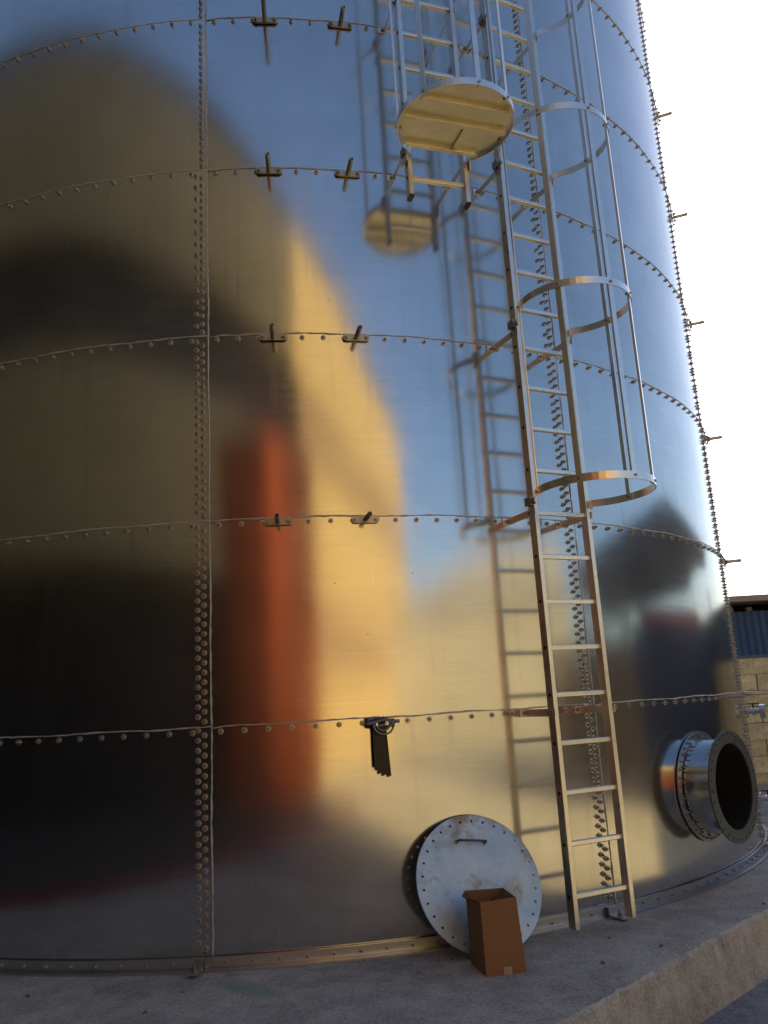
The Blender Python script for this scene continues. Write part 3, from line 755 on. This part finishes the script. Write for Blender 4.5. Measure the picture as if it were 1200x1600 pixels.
drum('storage_tank', (-11.2, 11.0), 4.49, GZ, 23.5, shellm, 'added unseen galvanised tank on the left, placed to shade the hall', 'tank', 15)  # unseen, added to keep sun off the left of the hall
drum('storage_tank', (-6.2, 19.5), 4.49, GZ, 27, shellm, 'added unseen rear tank closing the gap of sunlight on the hall', 'tank', 15)  # unseen, added to block the sun between the other two tanks

# low sunlit warehouse across the yard
wh = empty('warehouse', (20, -14, GZ), 'long low cream warehouse in the sun, mirrored pale behind the ladder', 'warehouse')
pa, pb = Vector((10.5, -20, 0)), Vector((21, -1.5, 0)); wd = (pb - pa).normalized(); wn = Vector((-wd.y, wd.x, 0)); wl = (pb - pa).length
cm = simple('cream_render', (.52, .48, .34), .8, 0, .12, .6)
def wbox(s0, s1, d0, d1, z0, z1): c = pa + wd * (s0+s1)/2 - wn * (d0+d1)/2; return MB().box((c.x, c.y, (z0+z1)/2), wd * (s1-s0)/2, wn * (d1-d0)/2, (0, 0, (z1-z0)/2))
wbox(0, wl, 0, 9, GZ, 4.3).build('wall', cm, wh)
wbox(-.3, wl + .3, -.3, 9.3, 4.31, 4.55).build('roof', simple('roof_grey', (.25, .23, .2), .7), wh)
wv = []
for s_, z_ in ((2, 4.57), (13, 5.9), (wl - .2, 5.9)):
    for d_ in (.3, 8.7): c = pa + wd * s_ - wn * d_; wv += [(c.x, c.y, 4.56), (c.x, c.y, z_)]
MB().add(wv, [(0, 4, 5, 1), (4, 8, 9, 5), (3, 7, 6, 2), (7, 11, 10, 6), (1, 5, 7, 3), (5, 9, 11, 7), (8, 10, 11, 9), (0, 2, 6, 4), (4, 6, 10, 8)]).build('parapet', cm, wh)

# open gabled shed and blue container on the sun side
sh = empty('open_shed', (12.5, 6.5, GZ), 'dark gabled open shed on posts right of the tank, mirrored in the shell', 'shed')
dk = simple('shed_roof_dark', (.06, .06, .07), .7)
X0, X1, Y0, Y1 = 9.4, 14, 3.0, 12.2; ym = 8.7
sl_ = MB()
for ya, za, yb, zb2 in ((Y0, 3.25, ym, 4.35), (ym, 4.35, Y1, 3.7)):
    sl_.add([(X0, ya, za), (X1, ya, za), (X1, yb, zb2), (X0, yb, zb2), (X0, ya, za - .15), (X1, ya, za - .15), (X1, yb, zb2 - .15), (X0, yb, zb2 - .15)],
            [(0, 1, 2, 3), (7, 6, 5, 4), (0, 4, 5, 1), (1, 5, 6, 2), (2, 6, 7, 3), (3, 7, 4, 0)])
sl_.build('roof', dk, sh)
for xg in (X0 + .05, X1 - .15):
    pg = [(Y0 + .2, 2.65), (Y1 - .2, 3.3), (Y1 - .2, 3.6), (ym, 4.2), (Y0 + .2, 3.1)]
    MB().add([(xg, y, z) for y, z in pg] + [(xg + .1, y, z) for y, z in pg], [(4, 3, 2, 1, 0), (5, 6, 7, 8, 9)] + [(i, (i+1) % 5, 5 + (i+1) % 5, 5 + i) for i in range(5)]).build('gable', dk, sh)
for x in (X0 + .3, X1 - .3):
    for y in (Y0 + .3, 5.2, Y1 - .3): MB().bbox(x - .07, x + .07, y - .07, y + .07, GZ, 2.9).build('post', simple('post_grey', (.1, .1, .1), .6), sh)
ct = empty('shipping_container', (10.8, 7.6, GZ), 'dark blue ribbed container standing under the open shed', 'container')
bm2 = simple('container_blue', (.02, .045, .13), .45)
b = MB(); b.bbox(9.8, 12.2, 5.7, 11.0, GZ, GZ + 2.6); b.build('body', bm2, ct)
for i in range(17): MB().bbox(9.76, 9.798, 5.8 + i * .295, 5.95 + i * .295, GZ + .15, GZ + 2.5).build('rib', bm2, ct)
for i in range(8): MB().bbox(9.9 + i * .28, 10.05 + i * .28, 5.66, 5.698, GZ + .15, GZ + 2.5).build('rib', bm2, ct)

tarp = MB(); tarp.box((10.4, 8.4, GZ + 2.72), (.4, .02, 0), (0, 2.2, 0), (0, 0, .11)); tarp.cyl((10.4, 6.2, GZ + 2.74), (10.4, 10.6, GZ + 2.74), .16, 10)
tag(tarp.build('rolled_tarpaulin', simple('faded_red_tarp', (.42, .06, .04), .7)), 'faded red rolled tarpaulin lying on the blue container', 'tarpaulin')
dr = empty('oil_drum', (8.9, 12.1, GZ), 'bright red steel drum standing beside the blue container', 'drum')
MB().cyl((8.9, 12.1, GZ), (8.9, 12.1, GZ + .88), .29, 24).build('drum_body', simple('drum_red', (.6, .03, .02), .4), dr)
for zz in (.28, .6): MB().arcband((8.9, 12.1), .285, .305, GZ + zz, GZ + zz + .03, 0, 2*pi, 24).build('drum_rib', simple('drum_red_rib', (.6, .03, .02), .4), dr)
MB().cyl((8.9, 12.1, GZ + .881), (8.9, 12.1, GZ + .90), .26, 24).build('drum_top', M['galv'], dr)

MB().bbox(9.45, 9.75, 11.75, 12.05, GZ, 2.5).build('light_gap_post', simple('light_gap_pale', (.6, .57, .48), .8), sh)  # pale post added to stand for the bright gap beside the container
fe = empty('plank_fence', (13.2, 2.5, GZ), 'brown plank fence left of the blue container, mirrored beside the ladder', 'fence')
M_PL = simple('brown_plank', (.24, .17, .09), .8)
for i in range(30): MB().bbox(13.2, 13.24, -.6 + i * .22, -.6 + i * .22 + .205, GZ, 2.2 + .03 * (i % 3)).build('plank', M_PL, fe)
for i in range(3): MB().bbox(13.25, 13.35, -.6 + i * 3, -.5 + i * 3, GZ, 2.0).build('post', M_PL, fe)
